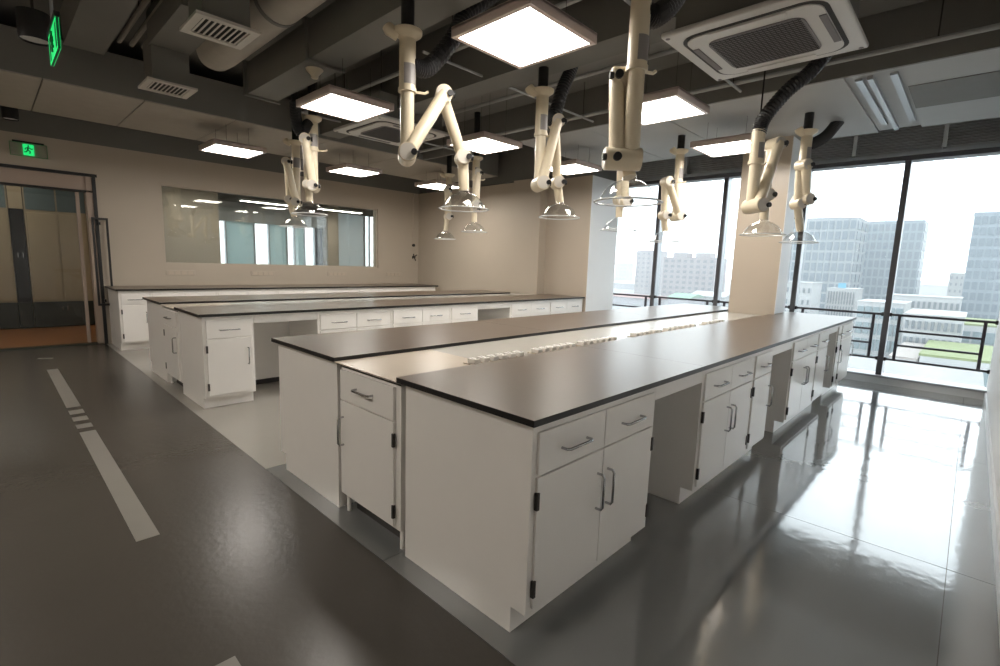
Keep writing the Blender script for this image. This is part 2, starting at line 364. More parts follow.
# cassette air conditioners
def cassette(x, y, z, label):
    a = thing('air_conditioner', label, 'air conditioner', (x, y, z), 'ceiling cassette units')
    h = .475
    MB().box(-.41, .41, -.41, .41, .03, .28).build('casing', 'dark_duct', a)
    for sx in (-.38, .38):
        for sy in (-.38, .38): MB().tube([(sx, sy, .28), (sx, sy, ZS-z if not (1.94 < x+sx < 2.23) else 2.95-z)], .006, 6).build('hanger', 'dark_metal', a)
    b = MB(); b.box(-h, h, -h, h, .0, .035, .012); b.build('face_panel', 'ac_white', a)
    # rounded slot ring and the raised centre
    def rr(s, r, n=6):
        pts = []
        for cx, cy, a0 in ((s-r, s-r, 0), (-s+r, s-r, 90), (-s+r, -s+r, 180), (s-r, -s+r, 270)):
            for k in range(n+1):
                t = math.radians(a0+90*k/n); pts.append((cx+r*math.cos(t), cy+r*math.sin(t)))
        return pts
    MB().prism(rr(.40, .12), 2, -.003, .004).build('air_slot', 'ac_dark', a)
    c = MB(); c.prism(rr(.375, .10), 2, -.010, .0); c.prism([(x2*1, y2) for x2, y2 in [(-.43, -.17), (.43, -.17), (.43, .17), (-.43, .17)]], 2, -.006, 0) if False else None
    for s in (0, 1, 2, 3):
        pass
    c.build('centre_panel', 'ac_white', a)
    for k in range(4):
        an = k*math.pi/2
        f = MB().box(-.21, .21, -.018, .018, -.016, -.006).build('flap', 'ac_white' if k % 2 else 'grille_grey', a)
        f.rotation_euler.z = an; f.location = (-.355*math.sin(an), .355*math.cos(an), 0)
    g = MB().prism(rr(.27, .07), 2, -.016, -.008).build('grille', 'grille_grey', a)
    rib = MB().box(-.004, .004, -.255, .255, -.019, -.015).mesh('rib', 'ac_dark')
    for k in range(19): inst('rib', rib, g, (-.243+k*.027, 0, 0))
    rib2 = MB().box(-.255, .255, -.002, .002, -.0185, -.015).mesh('rib', 'ac_dark')
    for k in range(19): inst('rib', rib2, g, (0, -.243+k*.027, 0))
    for sx, sy in ((1, 1), (-1, 1), (-1, -1), (1, -1)):
        MB().tube([(sx*.44, sy*.44, -.002), (sx*.44, sy*.44, .002)], .014, 10).build('screw_cap', 'grille_grey', a)
    return a
cassette(2.33, .15, 2.80, 'white square cassette air conditioner over the bench by the white side wall')
cassette(2.15, 4.05, 2.80, 'white square cassette air conditioner over the far island')

# downlights, exit signs, detector
for i, (x, y, z, zt) in enumerate(((-.90, 3.27, 2.60, ZS), (-.87, 7.45, 2.86, ZS if False else 2.95))):
    d = thing('downlight', ['black cylinder downlight hanging beside the exit sign over the aisle', 'black cylinder downlight near the door wall'][i], 'downlight', (x, y, z), 'cylinder downlights')
    MB().lathe([(.075, 0), (.078, .02), (.078, .16), (.02, .17)], n=24, cap1=True).build('housing', 'black_plastic', d, True)
    MB().lathe([(.072, .012), (.04, .03), (.001, .035)], n=24).build('reflector', 'ac_white', d, True)
    MB().tube([(0, 0, .16), (0, 0, (ZS if y < 5 or y > 7.2 else 2.95)-z)], .008, 8).build('stem', 'dark_metal', d)
def man(parent, m, P):
    # running figure of the exit pictogram, P maps (u,v) in metres to a place on the sign
    b = MB()
    def seg(pts, r): b.tube([P(*p) for p in pts], r, 6)
    seg([(-.010, .048), (.004, .048)], .011)
    seg([(-.004, .034), (-.012, .0)], .010); seg([(-.012, .0), (.012, -.018), (.006, -.045)], .007); seg([(-.012, .0), (-.024, -.026), (-.046, -.030)], .007)
    seg([(-.002, .03), (.026, .012), (.040, .020)], .006); seg([(-.006, .03), (-.030, .020), (-.036, .0)], .006)
    b.build('pictogram', m, parent)
ex = thing('exit_sign', 'green running-man exit sign on clear plate above the glass door', 'exit sign', (-.70, YB, 2.63), 'exit signs')
MB().box(-.18, .18, -.022, -.014, -.085, .085).build('plate', 'pane', ex)
for a in ((-.18, .18, -.085, -.08), (-.18, .18, .08, .085), (-.18, -.175, -.08, .08), (.175, .18, -.08, .08)): MB().box(a[0], a[1], -.024, -.012, a[2], a[3]).build('edge', 'green_edge', ex)
MB().box(-.15, .15, -.03, 0, .085, .105).build('mount', 'black_plastic', ex)
MB().box(-.055, .05, -.027, -.022, -.07, .07).build('icon_field', 'green_glow', ex)
man(ex, 'green_dark', lambda u, v: (u, -.028, v))
ex2 = thing('exit_sign', 'green glowing exit sign hanging from the ceiling over the aisle', 'exit sign', (-.86, 2.78, 2.40), 'exit signs')
MB().box(-.006, .006, -.19, .19, 0, .15).build('plate', 'green_dark', ex2)
for s in (-1, 1):
    MB().box(s*.006-.001, s*.006+.001, -.19, .19, 0, .012).build('glow_edge', 'green_glow', ex2); MB().box(s*.006-.001, s*.006+.001, -.19, .19, .138, .15).build('glow_edge', 'green_glow', ex2)
    for a, b in ((-.19, -.178), (.178, .19), (-.11, .11)): MB().box(s*.006-.001, s*.006+.001, a, b, .012, .138).build('glow_field', 'green_glow', ex2)
    man(ex2, 'green_dark', lambda u, v: (s*.009, u, .072+v))
MB().box(-.012, .012, -.2, .2, .15, .175).build('cap', 'black_plastic', ex2)
MB().tube([(0, 0, .17), (0, 0, ZS-2.40)], .008, 8).build('stem', 'alu_light', ex2)
sd = tag(MB().lathe([(.075, 0), (.07, -.012), (.035, -.05), (.028, -.075), (.001, -.078)], (.93, 3.42, 3.0), 20).build('smoke_detector', 'cream', None, True), 'small cream cone detector under the square duct', 'detector')

# ------------------------------------------------------------------ laboratory benches
H, TT = .85, .024
def handle(parent, p, axis, face, L=.14, out=.032, r=.0055):
    # U handle: p centre on the front face, axis 'x'|'y'|'z' = direction of the grip, face = outward unit vector
    n = Vector(face); a = {'x': Vector((1, 0, 0)), 'y': Vector((0, 1, 0)), 'z': Vector((0, 0, 1))}[axis]; c = Vector(p); h = L/2
    pts = [c-a*h, c-a*h+n*out*.75, c-a*(h-.012)+n*out, c+a*(h-.012)+n*out, c+a*h+n*out*.75, c+a*h]
    return MB().tube(pts, r, 8).build('handle', 'chrome', parent, True)
def cabinet(name, label, x0, x1, yf, yb, cols, group, fdir=-1, drawers=None):
    """base cabinet, front at yf facing -Y (fdir -1) or +Y; cols = number of door columns"""
    t = thing(name, label, 'cabinet', ((x0+x1)/2, (yf+yb)/2, 0), group)
    ox, oy = (x0+x1)/2, (yf+yb)/2; s = -fdir
    f, bk = yf-oy, yb-oy
    w = x1-x0; X0, X1 = -w/2+.001, w/2-.001
    MB().prism([(f, .105), (f, H-TT), (bk, H-TT), (bk, 0), (f+s*.07, 0), (f+s*.07, .105)], 0, X0, X1).build('body', 'white_lam', t)
    cw = (w-.05)/cols; g = .0025
    for c in range(cols):
        a = -w/2+.025+c*cw+g; b = a+cw-2*g
        def slab(n, z0, z1):
            y0, y1 = sorted((f, f-s*.012)); return MB().box(a, b, y0, y1, z0, z1, .002).build(n, 'white_lam', t)
        face = (0, -s, 0); yy = f-s*.012
        dr = slab('drawer', .635, .79); handle(dr, ((a+b)/2, yy, .705), 'x', face, .16)
        do = slab('door', .125, .625)
        right_hinge = (c == cols-1) if cols > 1 else (drawers == 'r')
        hx = b-.0 if right_hinge else a
        gx = a+.035 if right_hinge else b-.035
        handle(do, (gx, yy, .455), 'z', face, .15)
        for z in (.205, .54):
            y0, y1 = sorted((f-s*.004, f-s*.018)); q = .0075
            MB().box(hx-q*.8 if right_hinge else hx-q, hx+q if right_hinge else hx+q*.8, y0, y1, z-.032, z+.032).build('hinge', 'dark_metal', do)
    return t
def knee(label, x0, x1, yf, yb, group, fdir=-1):
    s = -fdir; t = thing('knee_space_panel', label, 'panel', ((x0+x1)/2, (yf+yb)/2, 0), group)
    w = (x1-x0)/2-.001; f = yf-(yf+yb)/2; b = yb-(yf+yb)/2
    y0, y1 = sorted((f, f+s*.02)); MB().box(-w, w, y0, y1, .745, H-TT).build('apron', 'white_lam', t)
    y0, y1 = sorted((b-s*.05, b-s*.03)); MB().box(-w, w, y0, y1, .0, H-TT).build('back_panel', 'white_lam', t)
    y0, y1 = sorted((b-s*.065, b-s*.05)); MB().box(-w, w, y0, y1, .0, .05).build('kick_strip', 'black_plastic', t)
    y0, y1 = sorted((f+s*.02, b-s*.05)); MB().box(-w, w, y0, y1, H-TT-.02, H-TT).build('underframe', 'white_lam', t)
    return t
def worktop(label, x0, x1, y0, y1, cuts=(), notch=None):
    t = thing('worktop', label, 'worktop', ((x0+x1)/2, (y0+y1)/2, H-TT), 'black worktops')
    ox, oy = (x0+x1)/2, (y0+y1)/2
    xs = [x0]+list(cuts)+[x1]
    for a, b in zip(xs[:-1], xs[1:]):
        a2 = a+(.0012 if a != x0 else 0); b2 = b-(.0012 if b != x1 else 0)
        if notch and a < notch[0] < b:
            n0, n1, ny = notch
            P = [(a2, y0), (b2, y0), (b2, y1), (n1, y1), (n1, ny), (n0, ny), (n0, y1), (a2, y1)]
        else: P = [(a2, y0), (b2, y0), (b2, y1), (a2, y1)]
        m = MB().prism([(p[0]-ox, p[1]-oy) for p in P], 2, 0, TT-.001)
        m.build('slab', 'black_edge', t)
        m = MB().prism([(p[0]-ox, p[1]-oy) for p in P], 2, TT-.001, TT).build('surface', 'black_top_warm_sheen', t)
    return t
ORD = ['first', 'second', 'third', 'fourth', 'fifth', 'sixth', 'seventh', 'eighth']
def bench(desc, lay, yf, yb, fdir, hinge_first=None):
    n = 0; k = 0
    for (x0, x1, typ) in lay:
        if typ == 'k':
            knee('open knee space, %s from the aisle, %s' % (ORD[k], desc), x0, x1, yf, yb, 'knee spaces', fdir); k += 1
        else:
            cols = {'d': 2, 's': 1, 'r': 1}[typ]
            cabinet('base_cabinet', 'white %s cabinet, %s from the aisle, %s' % ('two-door' if cols == 2 else 'single-door', ORD[n], desc), x0, x1, yf, yb, cols, 'bench base cabinets', fdir, typ); n += 1
W1, G = .794, .56
A0, A1, A2, A3 = 0, W1, W1+G, 2*W1+G+.02     # island A: bench, spine, bench
L1 = 6.16
D1 = 'bench facing the white side wall'
bench(D1, [(.03, .93, 'd'), (.93, 1.49, 'k'), (1.49, 2.37, 'd'), (2.37, 2.80, 's'), (2.80, 3.36, 'k'), (3.36, 4.27, 'd'), (4.27, 4.75, 's'), (4.75, 5.20, 'k'), (5.20, 5.43, 's'), ], .03, A1-.03, -1)
cabinet('base_cabinet', 'white single-door base cabinet beside the near pillar at the window end', 5.43, L1-.03, .03, .72, 1, 'bench base cabinets', -1, 's')
worktop('black worktop with a notch around the near pillar, facing the white side wall', 0, L1, A0, A1, (1.43, 3.6), (5.43, 5.87, .722))
D2 = 'side-wall island bench facing the other island'
bench(D2, [(.03, .93, 'd'), (.93, 1.83, 'd'), (1.83, 2.4, 'k'), (2.4, 3.3, 'd'), (3.3, 4.2, 'd'), (4.2, 5.1, 'd'), (5.1, L1-.03, 'd')], A3-.03, A2+.03, 1)
worktop('long black worktop of the side-wall island, facing the other island', 0, L1, A2, A3, (1.8, 3.8))
ST = .83
def spine(desc, x1, y0, y1, hinge_low, sock_y=None):
    # end cabinet facing the aisle, under the service strip
    t = thing('end_cabinet', 'narrow white end cabinet with drawer and door between the benches of '+desc, 'cabinet', (.03, (y0+y1)/2, 0), 'spine end cabinets')
    hw = (y1-y0)/2-.012
    MB().box(.005, .585, -hw, hw, .10, ST-.004).build('body', 'white_lam', t)
    MB().box(.07, .55, -hw+.03, hw-.03, .0, .10).build('gap_shade', 'dark_metal', t)  # dark block painting the shaded gap beneath the cabinet
    for a in (-hw+.02, hw-.02): MB().tube([(.03, a, .0), (.03, a, .1)], .012, 10).build('foot', 'white_lam', t, True)
    MB().box(-.001, .005, -hw, hw, .803, .808).build('reveal_line', 'dark_metal', t)
    dr = MB().box(-.010, .005, -hw+.04, hw-.01, .632, .79, .002).build('drawer', 'white_lam', t)
    handle(dr, (-.010, .02, .715), 'y', (-1, 0, 0), .15)
    do = MB().box(-.010, .005, -hw+.04, hw-.01, .115, .625, .002).build('door', 'white_lam', t)
    lo, hi = -hw+.04, hw-.01
    hy, gy = (lo, hi-.03) if hinge_low else (hi, lo+.03)
    handle(do, (-.010, gy, .465), 'z', (-1, 0, 0), .15)
    for z in (.19, .54): MB().box(-.016, -.002, hy-.006, hy+.006, z-.032, z+.032).build('hinge', 'dark_metal', do)
    c = thing('service_spine', 'pale service strip running between the two benches of '+desc, 'service strip', (x1/2, (y0+y1)/2, 0), 'service strips')
    MB().box(.64-x1/2, x1/2, -hw, hw, 0, ST-.02).build('core', 'white_lam', c)
    xs = [0.0, .62]; 
    while xs[-1]+1.25 < x1: xs.append(xs[-1]+1.2)
    xs[-1] = x1
    MB().box(-.03, .589, -hw-.008, hw+.008, ST-.004, ST).build('top_panel', 'strip_top', t)
    for a, b in list(zip(xs[:-1], xs[1:]))[1:]: MB().box(a-x1/2+.001+(.02 if a == 0 else 0)*0, b-x1/2-.001, -hw-.008, hw+.008, ST-.004 if a == 0 else ST-.02, ST).build('cover_panel', 'strip_grey', c)
    return c
spine('the side-wall island', 5.43, A1, A2, True)
for gi, (a, b) in enumerate(((.50, .92), (1.02, 1.43), (1.49, 1.95), (2.21, 2.66), (2.75, 3.38), (3.6, 4.1))):
    so = thing('socket_strip', 'row of six small white power sockets, %s from the aisle' % ORD[gi], 'power socket', ((a+b)/2, .865, ST), 'bench socket rows')
    MB().box(-(b-a)/2, (b-a)/2, -.045, .045, 0, .006).build('base_plate', 'strip_top', so)
    for k in range(6):
        x = -(b-a)/2+(k+.5)*(b-a)/6
        q = MB().box(x-.020, x+.020, -.03, .03, .006, .030, .003).build('socket', 'socket_white', so)
        for dxx, dyy in ((-.011, -.012), (.011, -.012), (0, .013)): MB().box(x+dxx-.004, x+dxx+.004, dyy-.006, dyy+.006, .0295, .0305).build('slot', 'black_plastic', q)
# island B
B0, B1, B2, B3 = 3.70, 4.48, 5.03, 5.83
L3, L4 = 5.74, 5.33
bench('inner-window island bench facing the other island', [(.03, .45, 's'), (.45, 1.06, 'k'), (1.06, 1.93, 'd'), (1.93, 2.80, 'd'), (2.80, 3.29, 's'), (3.29, 3.92, 'k'), (3.92, 4.82, 'd'), (4.82, L3-.02, 'd')], B0+.03, B1-.03, -1)
worktop('long black worktop of the inner-window island, facing the other island', 0, L3, B0, B1, (2.0, 4.0))
bench('inner-window island bench facing the interior window', [(.03, .93, 'd'), (.93, 1.83, 'd'), (1.83, 2.4, 'k'), (2.4, 3.3, 'd'), (3.3, 4.2, 'd'), (4.2, L4-.03, 'd')], B3-.03, B2+.03, 1)
worktop('black worktop of the inner-window island, facing the interior window', 0, L4, B2, B3, (1.8, 3.8))
spine('the inner-window island', 5.5, B1, B2, False)
# wall bench
bench('wall bench under the interior window', [(.0, .36, 's'), (.36, 1.2, 'd'), (1.2, 2.1, 'd'), (2.1, 3.0, 'd'), (3.0, 3.6, 'k'), (3.6, 4.5, 'd'), (4.5, 5.45, 'd')], 7.33, YB-.02, -1)
worktop('black worktop along the wall under the interior window', -.03, 5.5, 7.30, YB-.005, (1.9, 3.8))

# ------------------------------------------------------------------ extraction arms
def arm(label, x, y, zf, z1, J2, J3, hood, flex=None, r=.046, flange=True, axis=None, top=None, pr=.042):
    t = thing('extraction_arm', label, 'extraction arm', (x, y, zf), 'fume extraction arms')
    O = Vector((x, y, zf)); L = lambda p: Vector(p)-O
    J1 = L((x, y, z1)); J2, J3, Hd = L(J2), L(J3), L(hood)
    ax = Vector(axis) if axis else Vector((-.55, -.83, 0)); ax.normalize()
    MB().tube([(0, 0, .01), (0, 0, (top or ZS)-zf)], pr, 16).build('ceiling_post', 'black_plastic', t, True)
    if flange: MB().lathe([(.045, -.05), (.055, -.035), (.088, -.012), (.092, .0), (.092, .012), (.04, .014)], n=24, cap0=False, cap1=True).build('flange', 'cream', t, True)
    if flange: MB().tube([(-.11, .06, .02), (-.10, .05, .0), (-.05, .03, -.03)], [.035, .04, .03], 12).build('flange_lobe', 'cream', t, True)
    zm = (zf+z1)/2-zf+.03
    MB().tube([(0, 0, -.03), (0, 0, zm)], r*1.12, 18).build('upper_pipe', 'cream', t, True)
    MB().tube([(0, 0, zm), (0, 0, J1.z+.02)], r*.95, 18).build('lower_pipe', 'cream', t, True)
    c = MB().tube([(0, 0, zm-.012), (0, 0, zm+.012)], r*1.25, 18).build('collar', 'cream', t, True)
    MB().tube([(r, -.01, zm), (r+.07, -.03, zm+.005), (r+.09, -.035, zm+.02)], .009, 8).build('lever', 'cream', c, True)
    MB().prism([(r*1.14*math.cos(a), r*1.14*math.sin(a)) for a in [math.radians(d) for d in range(-150, -50, 12)]] + [(r*1.0*math.cos(a), r*1.0*math.sin(a)) for a in [math.radians(d) for d in range(-54, -154, -12)]], 2, zm+.03, zm+.15).build('label_plate', 'label_grey', t)
    def joint(P, off, big=1.0, name='elbow'):
        j = MB().tube([P+ax*(r*1.35*off[0]), P+ax*(r*1.35*off[1])], r*1.28*big, 20).build(name, 'cream', t, True)
        sd = Vector((0, 0, 1)).cross(ax); q = P+ax*(r*1.35*off[1]*.62)
        MB().tube([q+sd*r*big, q+sd*(r*1.28*big+.016)], r*.48, 12).build('knob', 'black_plastic', j, True)
        MB().tube([P+ax*(r*1.35*off[1]), P+ax*(r*1.35*off[1]+.006)], r*1.12*big, 20).build('end_cap', 'cream_light', j, True)
        q = P+ax*(r*1.35*off[1])+sd*(r*.85*big)
        MB().tube([q, q+ax*.022], r*.42, 12).build('knob', 'black_plastic', j, True)
        return j
    off1 = ax*r*1.6   # second run of tubes sits beside the pole
    joint(J1, (-.8, 2.2)); A = J1+off1
    MB().tube([A, J2+off1], r*.92, 16).build('lower_arm', 'cream', t, True)
    joint(J2+off1*.5, (-1.0, 1.0), .95, 'mid_joint')
    MB().tube([J2, J3+off1*0], [r*.9, r*.84], 16).build('fore_arm', 'cream', t, True)
    joint(J3, (-.9, .9), .92, 'wrist')
    top_h = Vector((Hd.x, Hd.y, Hd.z))
    n = MB().tube([J3, (J3+top_h)*.5+Vector((0, 0, .0)), top_h+Vector((0, 0, .015))], [r*.86, r*.82, r*.8], 16).build('neck', 'cream', t, True)
    md = (J3+top_h)*.5
    MB().tube([md-ax*(r*.74), md-ax*(r*.74+.016)], .012, 8).build('knob', 'black_plastic', n, True)
    hd = MB().lathe([(.036, .02), (.04, .0), (.08, -.014), (.122, -.046), (.152, -.094), (.157, -.108), (.182, -.115)], tuple(top_h), 32).build('hood', 'hood_clear', t, True)
    MB().lathe([(.180, -.111), (.186, -.115), (.180, -.120), (.175, -.115), (.180, -.111)], tuple(top_h), 32).build('hood_rim', 'rim_white', hd, True)
    if flex:
        pts = [L(p) for p in flex]; n2 = 70; path = []; rad = []
        # smooth through control points (Catmull-Rom)
        C = [pts[0]*2-pts[1]]+pts+[pts[-1]*2-pts[-2]]
        for i in range(n2):
            u = i/(n2-1)*(len(pts)-1); k = min(int(u), len(pts)-2); f = u-k
            p0, p1, p2, p3 = C[k], C[k+1], C[k+2], C[k+3]
            path.append(.5*((2*p1)+(p2-p0)*f+(2*p0-5*p1+4*p2-p3)*f*f+(3*p1-p0-3*p2+p3)*f**3)); rad.append(.058 if i % 2 else .050)
        MB().tube(path, rad, 14).build('flex_duct', 'flex_black', t)
    return t
RA, RB = 'over the bench facing the side wall', 'over the side-wall island inner bench'
arm('cream extraction arm with long folded elbow, first from aisle '+RB, .73, 1.75, 2.77, 2.03, (1.02, 1.75, 2.46), (1.21, 1.75, 2.10), (1.23, 1.75, 1.86),
    [(.76, 1.75, 2.58), (.90, 1.75, 2.62), (1.10, 1.75, 2.86), (1.22, 1.75, 3.06), (1.5, 1.75, 3.3)])
arm('cream extraction arm folded tight, second from aisle '+RB, 2.07, 1.75, 2.77, 2.03, (2.25, 1.75, 2.56), (2.32, 1.75, 2.08), (2.37, 1.75, 1.90),
    [(2.1, 1.75, 2.60), (2.22, 1.75, 2.60), (2.33, 1.75, 2.85), (2.44, 1.75, 3.05), (2.5, 1.70, 3.3)])
arm('cream extraction arm, third from the aisle '+RB, 3.42, 1.75, 2.77, 2.03, (3.36, 1.75, 2.45), (3.38, 1.75, 2.05), (3.39, 1.75, 1.86))
arm('cream extraction arm with open V fold, nearest windows '+RB, 4.70, 1.75, 2.77, 2.0, (4.36, 1.75, 2.36), (4.40, 1.75, 1.99), (4.46, 1.75, 1.80), top=2.95)
arm('cream extraction arm folded upright, first from aisle '+RA, 1.2, .4, 2.77, 1.93, (1.25, .46, 2.36), (1.25, .47, 1.98), (1.235, .42, 1.83),
    [(1.22, .4, 2.66), (1.30, .37, 2.66), (1.42, .33, 2.78), (1.5, .3, 3.0), (1.5, .28, 3.3)], r=.046, axis=(-.69, .72, 0))
arm('cream extraction arm, second from the aisle '+RA, 3.17, .4, 2.52, 1.89, (3.55, .4, 2.44), (3.50, .4, 2.02), (3.53, .4, 1.80),
    [(3.17, .4, 2.46), (3.2, .38, 2.58), (3.30, .27, 2.78), (3.40, .13, 2.94), (3.5, .02, 3.15)], flange=False, pr=.006)
arm('cream extraction arm, nearest the windows '+RA, 4.62, .4, 2.77, 2.10, (4.50, .4, 2.42), (4.56, .4, 2.06), (4.77, .4, 1.80),
    [(4.64, .4, 2.66), (4.82, .37, 2.70), (5.0, .31, 2.80), (5.15, .25, 2.96)], top=2.95)
RC, RD = 'over the inner-window island outer bench', 'over the bench facing the interior window'
arm('cream extraction arm with two upright tubes, nearest aisle '+RC, 1.23, 4.1, 2.77, 2.09, (1.16, 4.1, 2.54), (1.17, 4.1, 2.10), (1.18, 4.1, 1.92),
    [(1.2, 4.1, 2.72), (1.10, 4.1, 2.62), (1.06, 4.1, 2.72), (1.06, 4.12, 2.88)])
arm('cream extraction arm with hooked tube, nearest aisle '+RD, 1.64, 5.43, 2.80, 2.05, (1.53, 5.43, 2.53), (1.54, 5.43, 2.08), (1.60, 5.43, 1.86))
arm('cream extraction arm, second from the aisle '+RC, 3.54, 4.1, 2.77, 2.15, (3.56, 4.1, 2.57), (3.53, 4.1, 2.1), (3.53, 4.1, 1.90))
arm('cream extraction arm, second from the aisle '+RD, 4.18, 5.43, 2.77, 2.10, (4.14, 5.43, 2.53), (4.15, 5.43, 2.1), (4.12, 5.43, 1.85))

# ------------------------------------------------------------------ back wall: door, corridor, interior window
dr = thing('door_1', 'dark framed glass door with tall black loop handle', None, (0, YB, 0)); dr['kind'] = 'structure'
box('header_panel', 'header_brown', DX0, DX1, .02, .10, 2.19, 2.38, dr)
box('top_frame', 'black_plastic', DX0, DX1+.03, -.015, .12, 2.38, 2.42, dr); box('transom_bar', 'black_plastic', DX0, DX1, .0, .12, 2.165, 2.19, dr)
box('jamb', 'header_brown', DX1-.10, DX1-.03, .0, .18, 0, 2.38, dr); box('jamb_edge', 'black_plastic', DX1-.03, DX1+.01, -.02, .18, 0, 2.42, dr)
hb = MB()
hb.box(-.13, -.105, -.10, -.075, .57, 1.82); hb.box(.03, .055, -.10, -.075, .57, 1.82); hb.box(-.105, .03, -.10, -.075, 1.79, 1.82); hb.box(-.105, .03, -.10, -.075, .57, .60); hb.box(-.05, -.03, -.08, -.015, .62, .66); hb.box(-.05, -.03, -.08, -.015, 1.72, 1.76)
hb.build('loop_handle', 'black_plastic', dr)
box('stile', 'header_brown', -.26, -.22, .10, .14, .02, 2.165, dr)
box('glass_leaf', 'pane', DX0, -.26, .115, .125, .02, 2.165, dr)
box('threshold', 'dark_cab', DX0, DX1, 0, .18, -.002, .012, dr)
cf = struct(box('floor', 'wood_floor', XL, .3, YB+.18, 10.6, -.004, .001), 'orange wooden corridor floor beyond the glass door')
cwl = struct(box('wall_corridor', 'wall_paint', .3, .42, YB+.18, 11.2, 0, ZS))
struct(box('wall_corridor', 'locker_beige', XL, .3, 11.05, 11.2, 0, ZS))
for i, (a, b) in enumerate(((-2.9, -1.9), (-1.9, -.88), (-.70, .12))):
    k = thing('locker', ['beige corridor locker with glass top, farthest from the door jamb', 'beige corridor locker with glass top left of the black recess', 'beige two-door corridor locker seen through the glass beside the jamb'][i], 'locker', ((a+b)/2, 10.75, 0), 'corridor lockers')
    w = (b-a)/2-.005
    MB().box(-w, w, -.2, .28, .03, 2.5).build('carcass', 'locker_beige', k)
    MB().box(-w, w, -.225, -.2, .03, .45).build('base_drawer', 'dark_cab', k)
    for s in (-1, 1):
        x0, x1 = sorted((s*.012, s*(w-.02)))
        MB().box(x0, x1, -.225, -.2, .48, 1.95, .004).build('door', 'locker_beige', k)
        MB().box(x0, x1, -.215, -.2, 2.0, 2.45).build('upper_pane', 'pane_teal', k)
        MB().box(s*.03-.006, s*.03+.006, -.245, -.225, .30, .37).build('pull', 'chrome', k)
bk = thing('tall_cabinet', 'narrow black corridor cabinet between the beige lockers', 'cabinet', (-.79, 10.75, 0))
MB().box(-.085, .085, -.18, .28, .45, 2.0).build('carcass', 'black_plastic', bk); MB().box(-.085, .085, -.2, .28, .03, .45).build('base', 'dark_cab', bk); MB().box(-.085, .085, -.2, .28, 2.0, 2.5).build('top_box', 'locker_beige', bk)
for s in (-.03, .03): MB().box(s-.006, s+.006, -.20, -.18, 1.2, 1.28).build('pull', 'chrome', bk)
cl = thing('corridor_fill_light', 'small square fill light added to the corridor beyond the glass door', 'ceiling light', (-1.1, 9.6, 2.8))  # lamp added to lift the dim corridor
MB().box(-.2, .2, -.2, .2, 0, .05).build('frame', 'lamp_frame', cl); MB().box(-.17, .17, -.17, .17, -.004, .0).build('diffuser', 'lamp_glow', cl); MB().tube([(0, 0, .05), (0, 0, .75)], .006, 6).build('stem', 'dark_metal', cl)

iw = struct(thing('window_2', 'wide interior window with view into the next room', None, (0, YB, 0)))
for n, a in (('frame_bottom', (IX0, IX1, IZ0, IZ0+.02)), ('frame_top', (IX0, IX1, IZ1-.02, IZ1)), ('frame_side', (IX0, IX0+.02, IZ0+.02, IZ1-.02)), ('frame_side', (IX1-.02, IX1, IZ0+.02, IZ1-.02))):
    box(n, 'wall_paint', a[0], a[1], .04, .16, a[2], a[3], iw)
box('pane', 'pane_inner', IX0+.02, 2.6, .06, .068, IZ0+.02, IZ1-.02, iw); box('pane', 'pane_inner', 2.6, IX1-.02, .06, .068, IZ0+.02, IZ1-.02, iw)
# the next room
np_ = struct(box('wall_next_partition', 'wall_paint', .42, 2.06, 9.9, 10.05, 0, ZS))
npw = struct(thing('window_3', 'window wall of the next room with blue-grey panels', None, (0, 12.0, 0)))
for a, b, m in ((2.06, 2.80, 'pane'), (2.83, 3.45, 'blue_panel'), (3.48, 3.80, 'pane'), (3.83, 4.25, 'blue_panel'), (4.28, 4.45, 'pane'), (4.48, 4.72, 'blue_panel'), (4.75, 5.0, 'pane'), (5.03, 5.25, 'alu_dark')):
    box('bay_panel', m, a, b, .0, .03, .1, 2.15, npw)
for x in (2.815, 3.465, 3.815, 4.265, 4.465, 4.735, 5.015): box('mullion', 'alu_light', x-.015, x+.015, -.03, .06, .1, 2.15, npw)
box('head_beam', 'soffit_grey', 2.06, 5.25, -.1, .1, 2.15, 2.6, npw)
struct(box('wall_next_head', 'dark_ceil', .42, 9.2, 11.95, 12.1, 2.6, ZS)); struct(box('wall_next_sill', 'white_paint', 2.0, 5.25, 12.0, 12.1, 0, .1))
struct(box('wall_next_left', 'wall_paint', 1.95, 2.06, 10.05, 12.1, 0, ZS))
struct(box('wall_next_column', 'wall_paint', 5.25, 5.56, 11.7, 12.1, 0, ZS))
struct(box('wall_next_grey', 'grey_frost', 5.56, 6.5, 12.0, 12.03, 0, 2.6))
npw2 = struct(thing('window_4', 'daylight window at the end of the next room', None, (6.5, 12.0, 0)))
box('pane', 'pane', 0, .75, .0, .01, .1, 2.6, npw2)
for x in (.02, .18, .75): box('mullion', 'alu_light', x-.02, x+.02, -.04, .04, 0, 2.6, npw2)
struct(box('wall_next_end', 'white_paint', 9.0, 9.2, YB+.18, 12.1, 0, ZS)); struct(box('wall_next_back', 'white_paint', 7.25, 9.2, 11.95, 12.1, 0, ZS))
nl = 0
for x in (1.6, 3.4, 5.2):
    for y in (9.0, 10.9):
        if x < 2 and y > 10: continue
        t = thing('linear_light', 'slim white linear light in the next room, %s from the corridor in the %s row' % (ORD[round((x-1.6)/1.8)], 'nearer' if y < 10 else 'farther'), 'ceiling light', (x, y, 2.55), 'next room linear lights')
        MB().box(-.6, .6, -.08, .08, 0, .05).build('housing', 'ac_white', t); MB().box(-.58, .58, -.07, .07, -.004, 0).build('diffuser', 'lamp_glow', t)
        for s in (-.5, .5): MB().tube([(s, 0, .05), (s, 0, 1.0)], .005, 6).build('hanger', 'dark_metal', t)
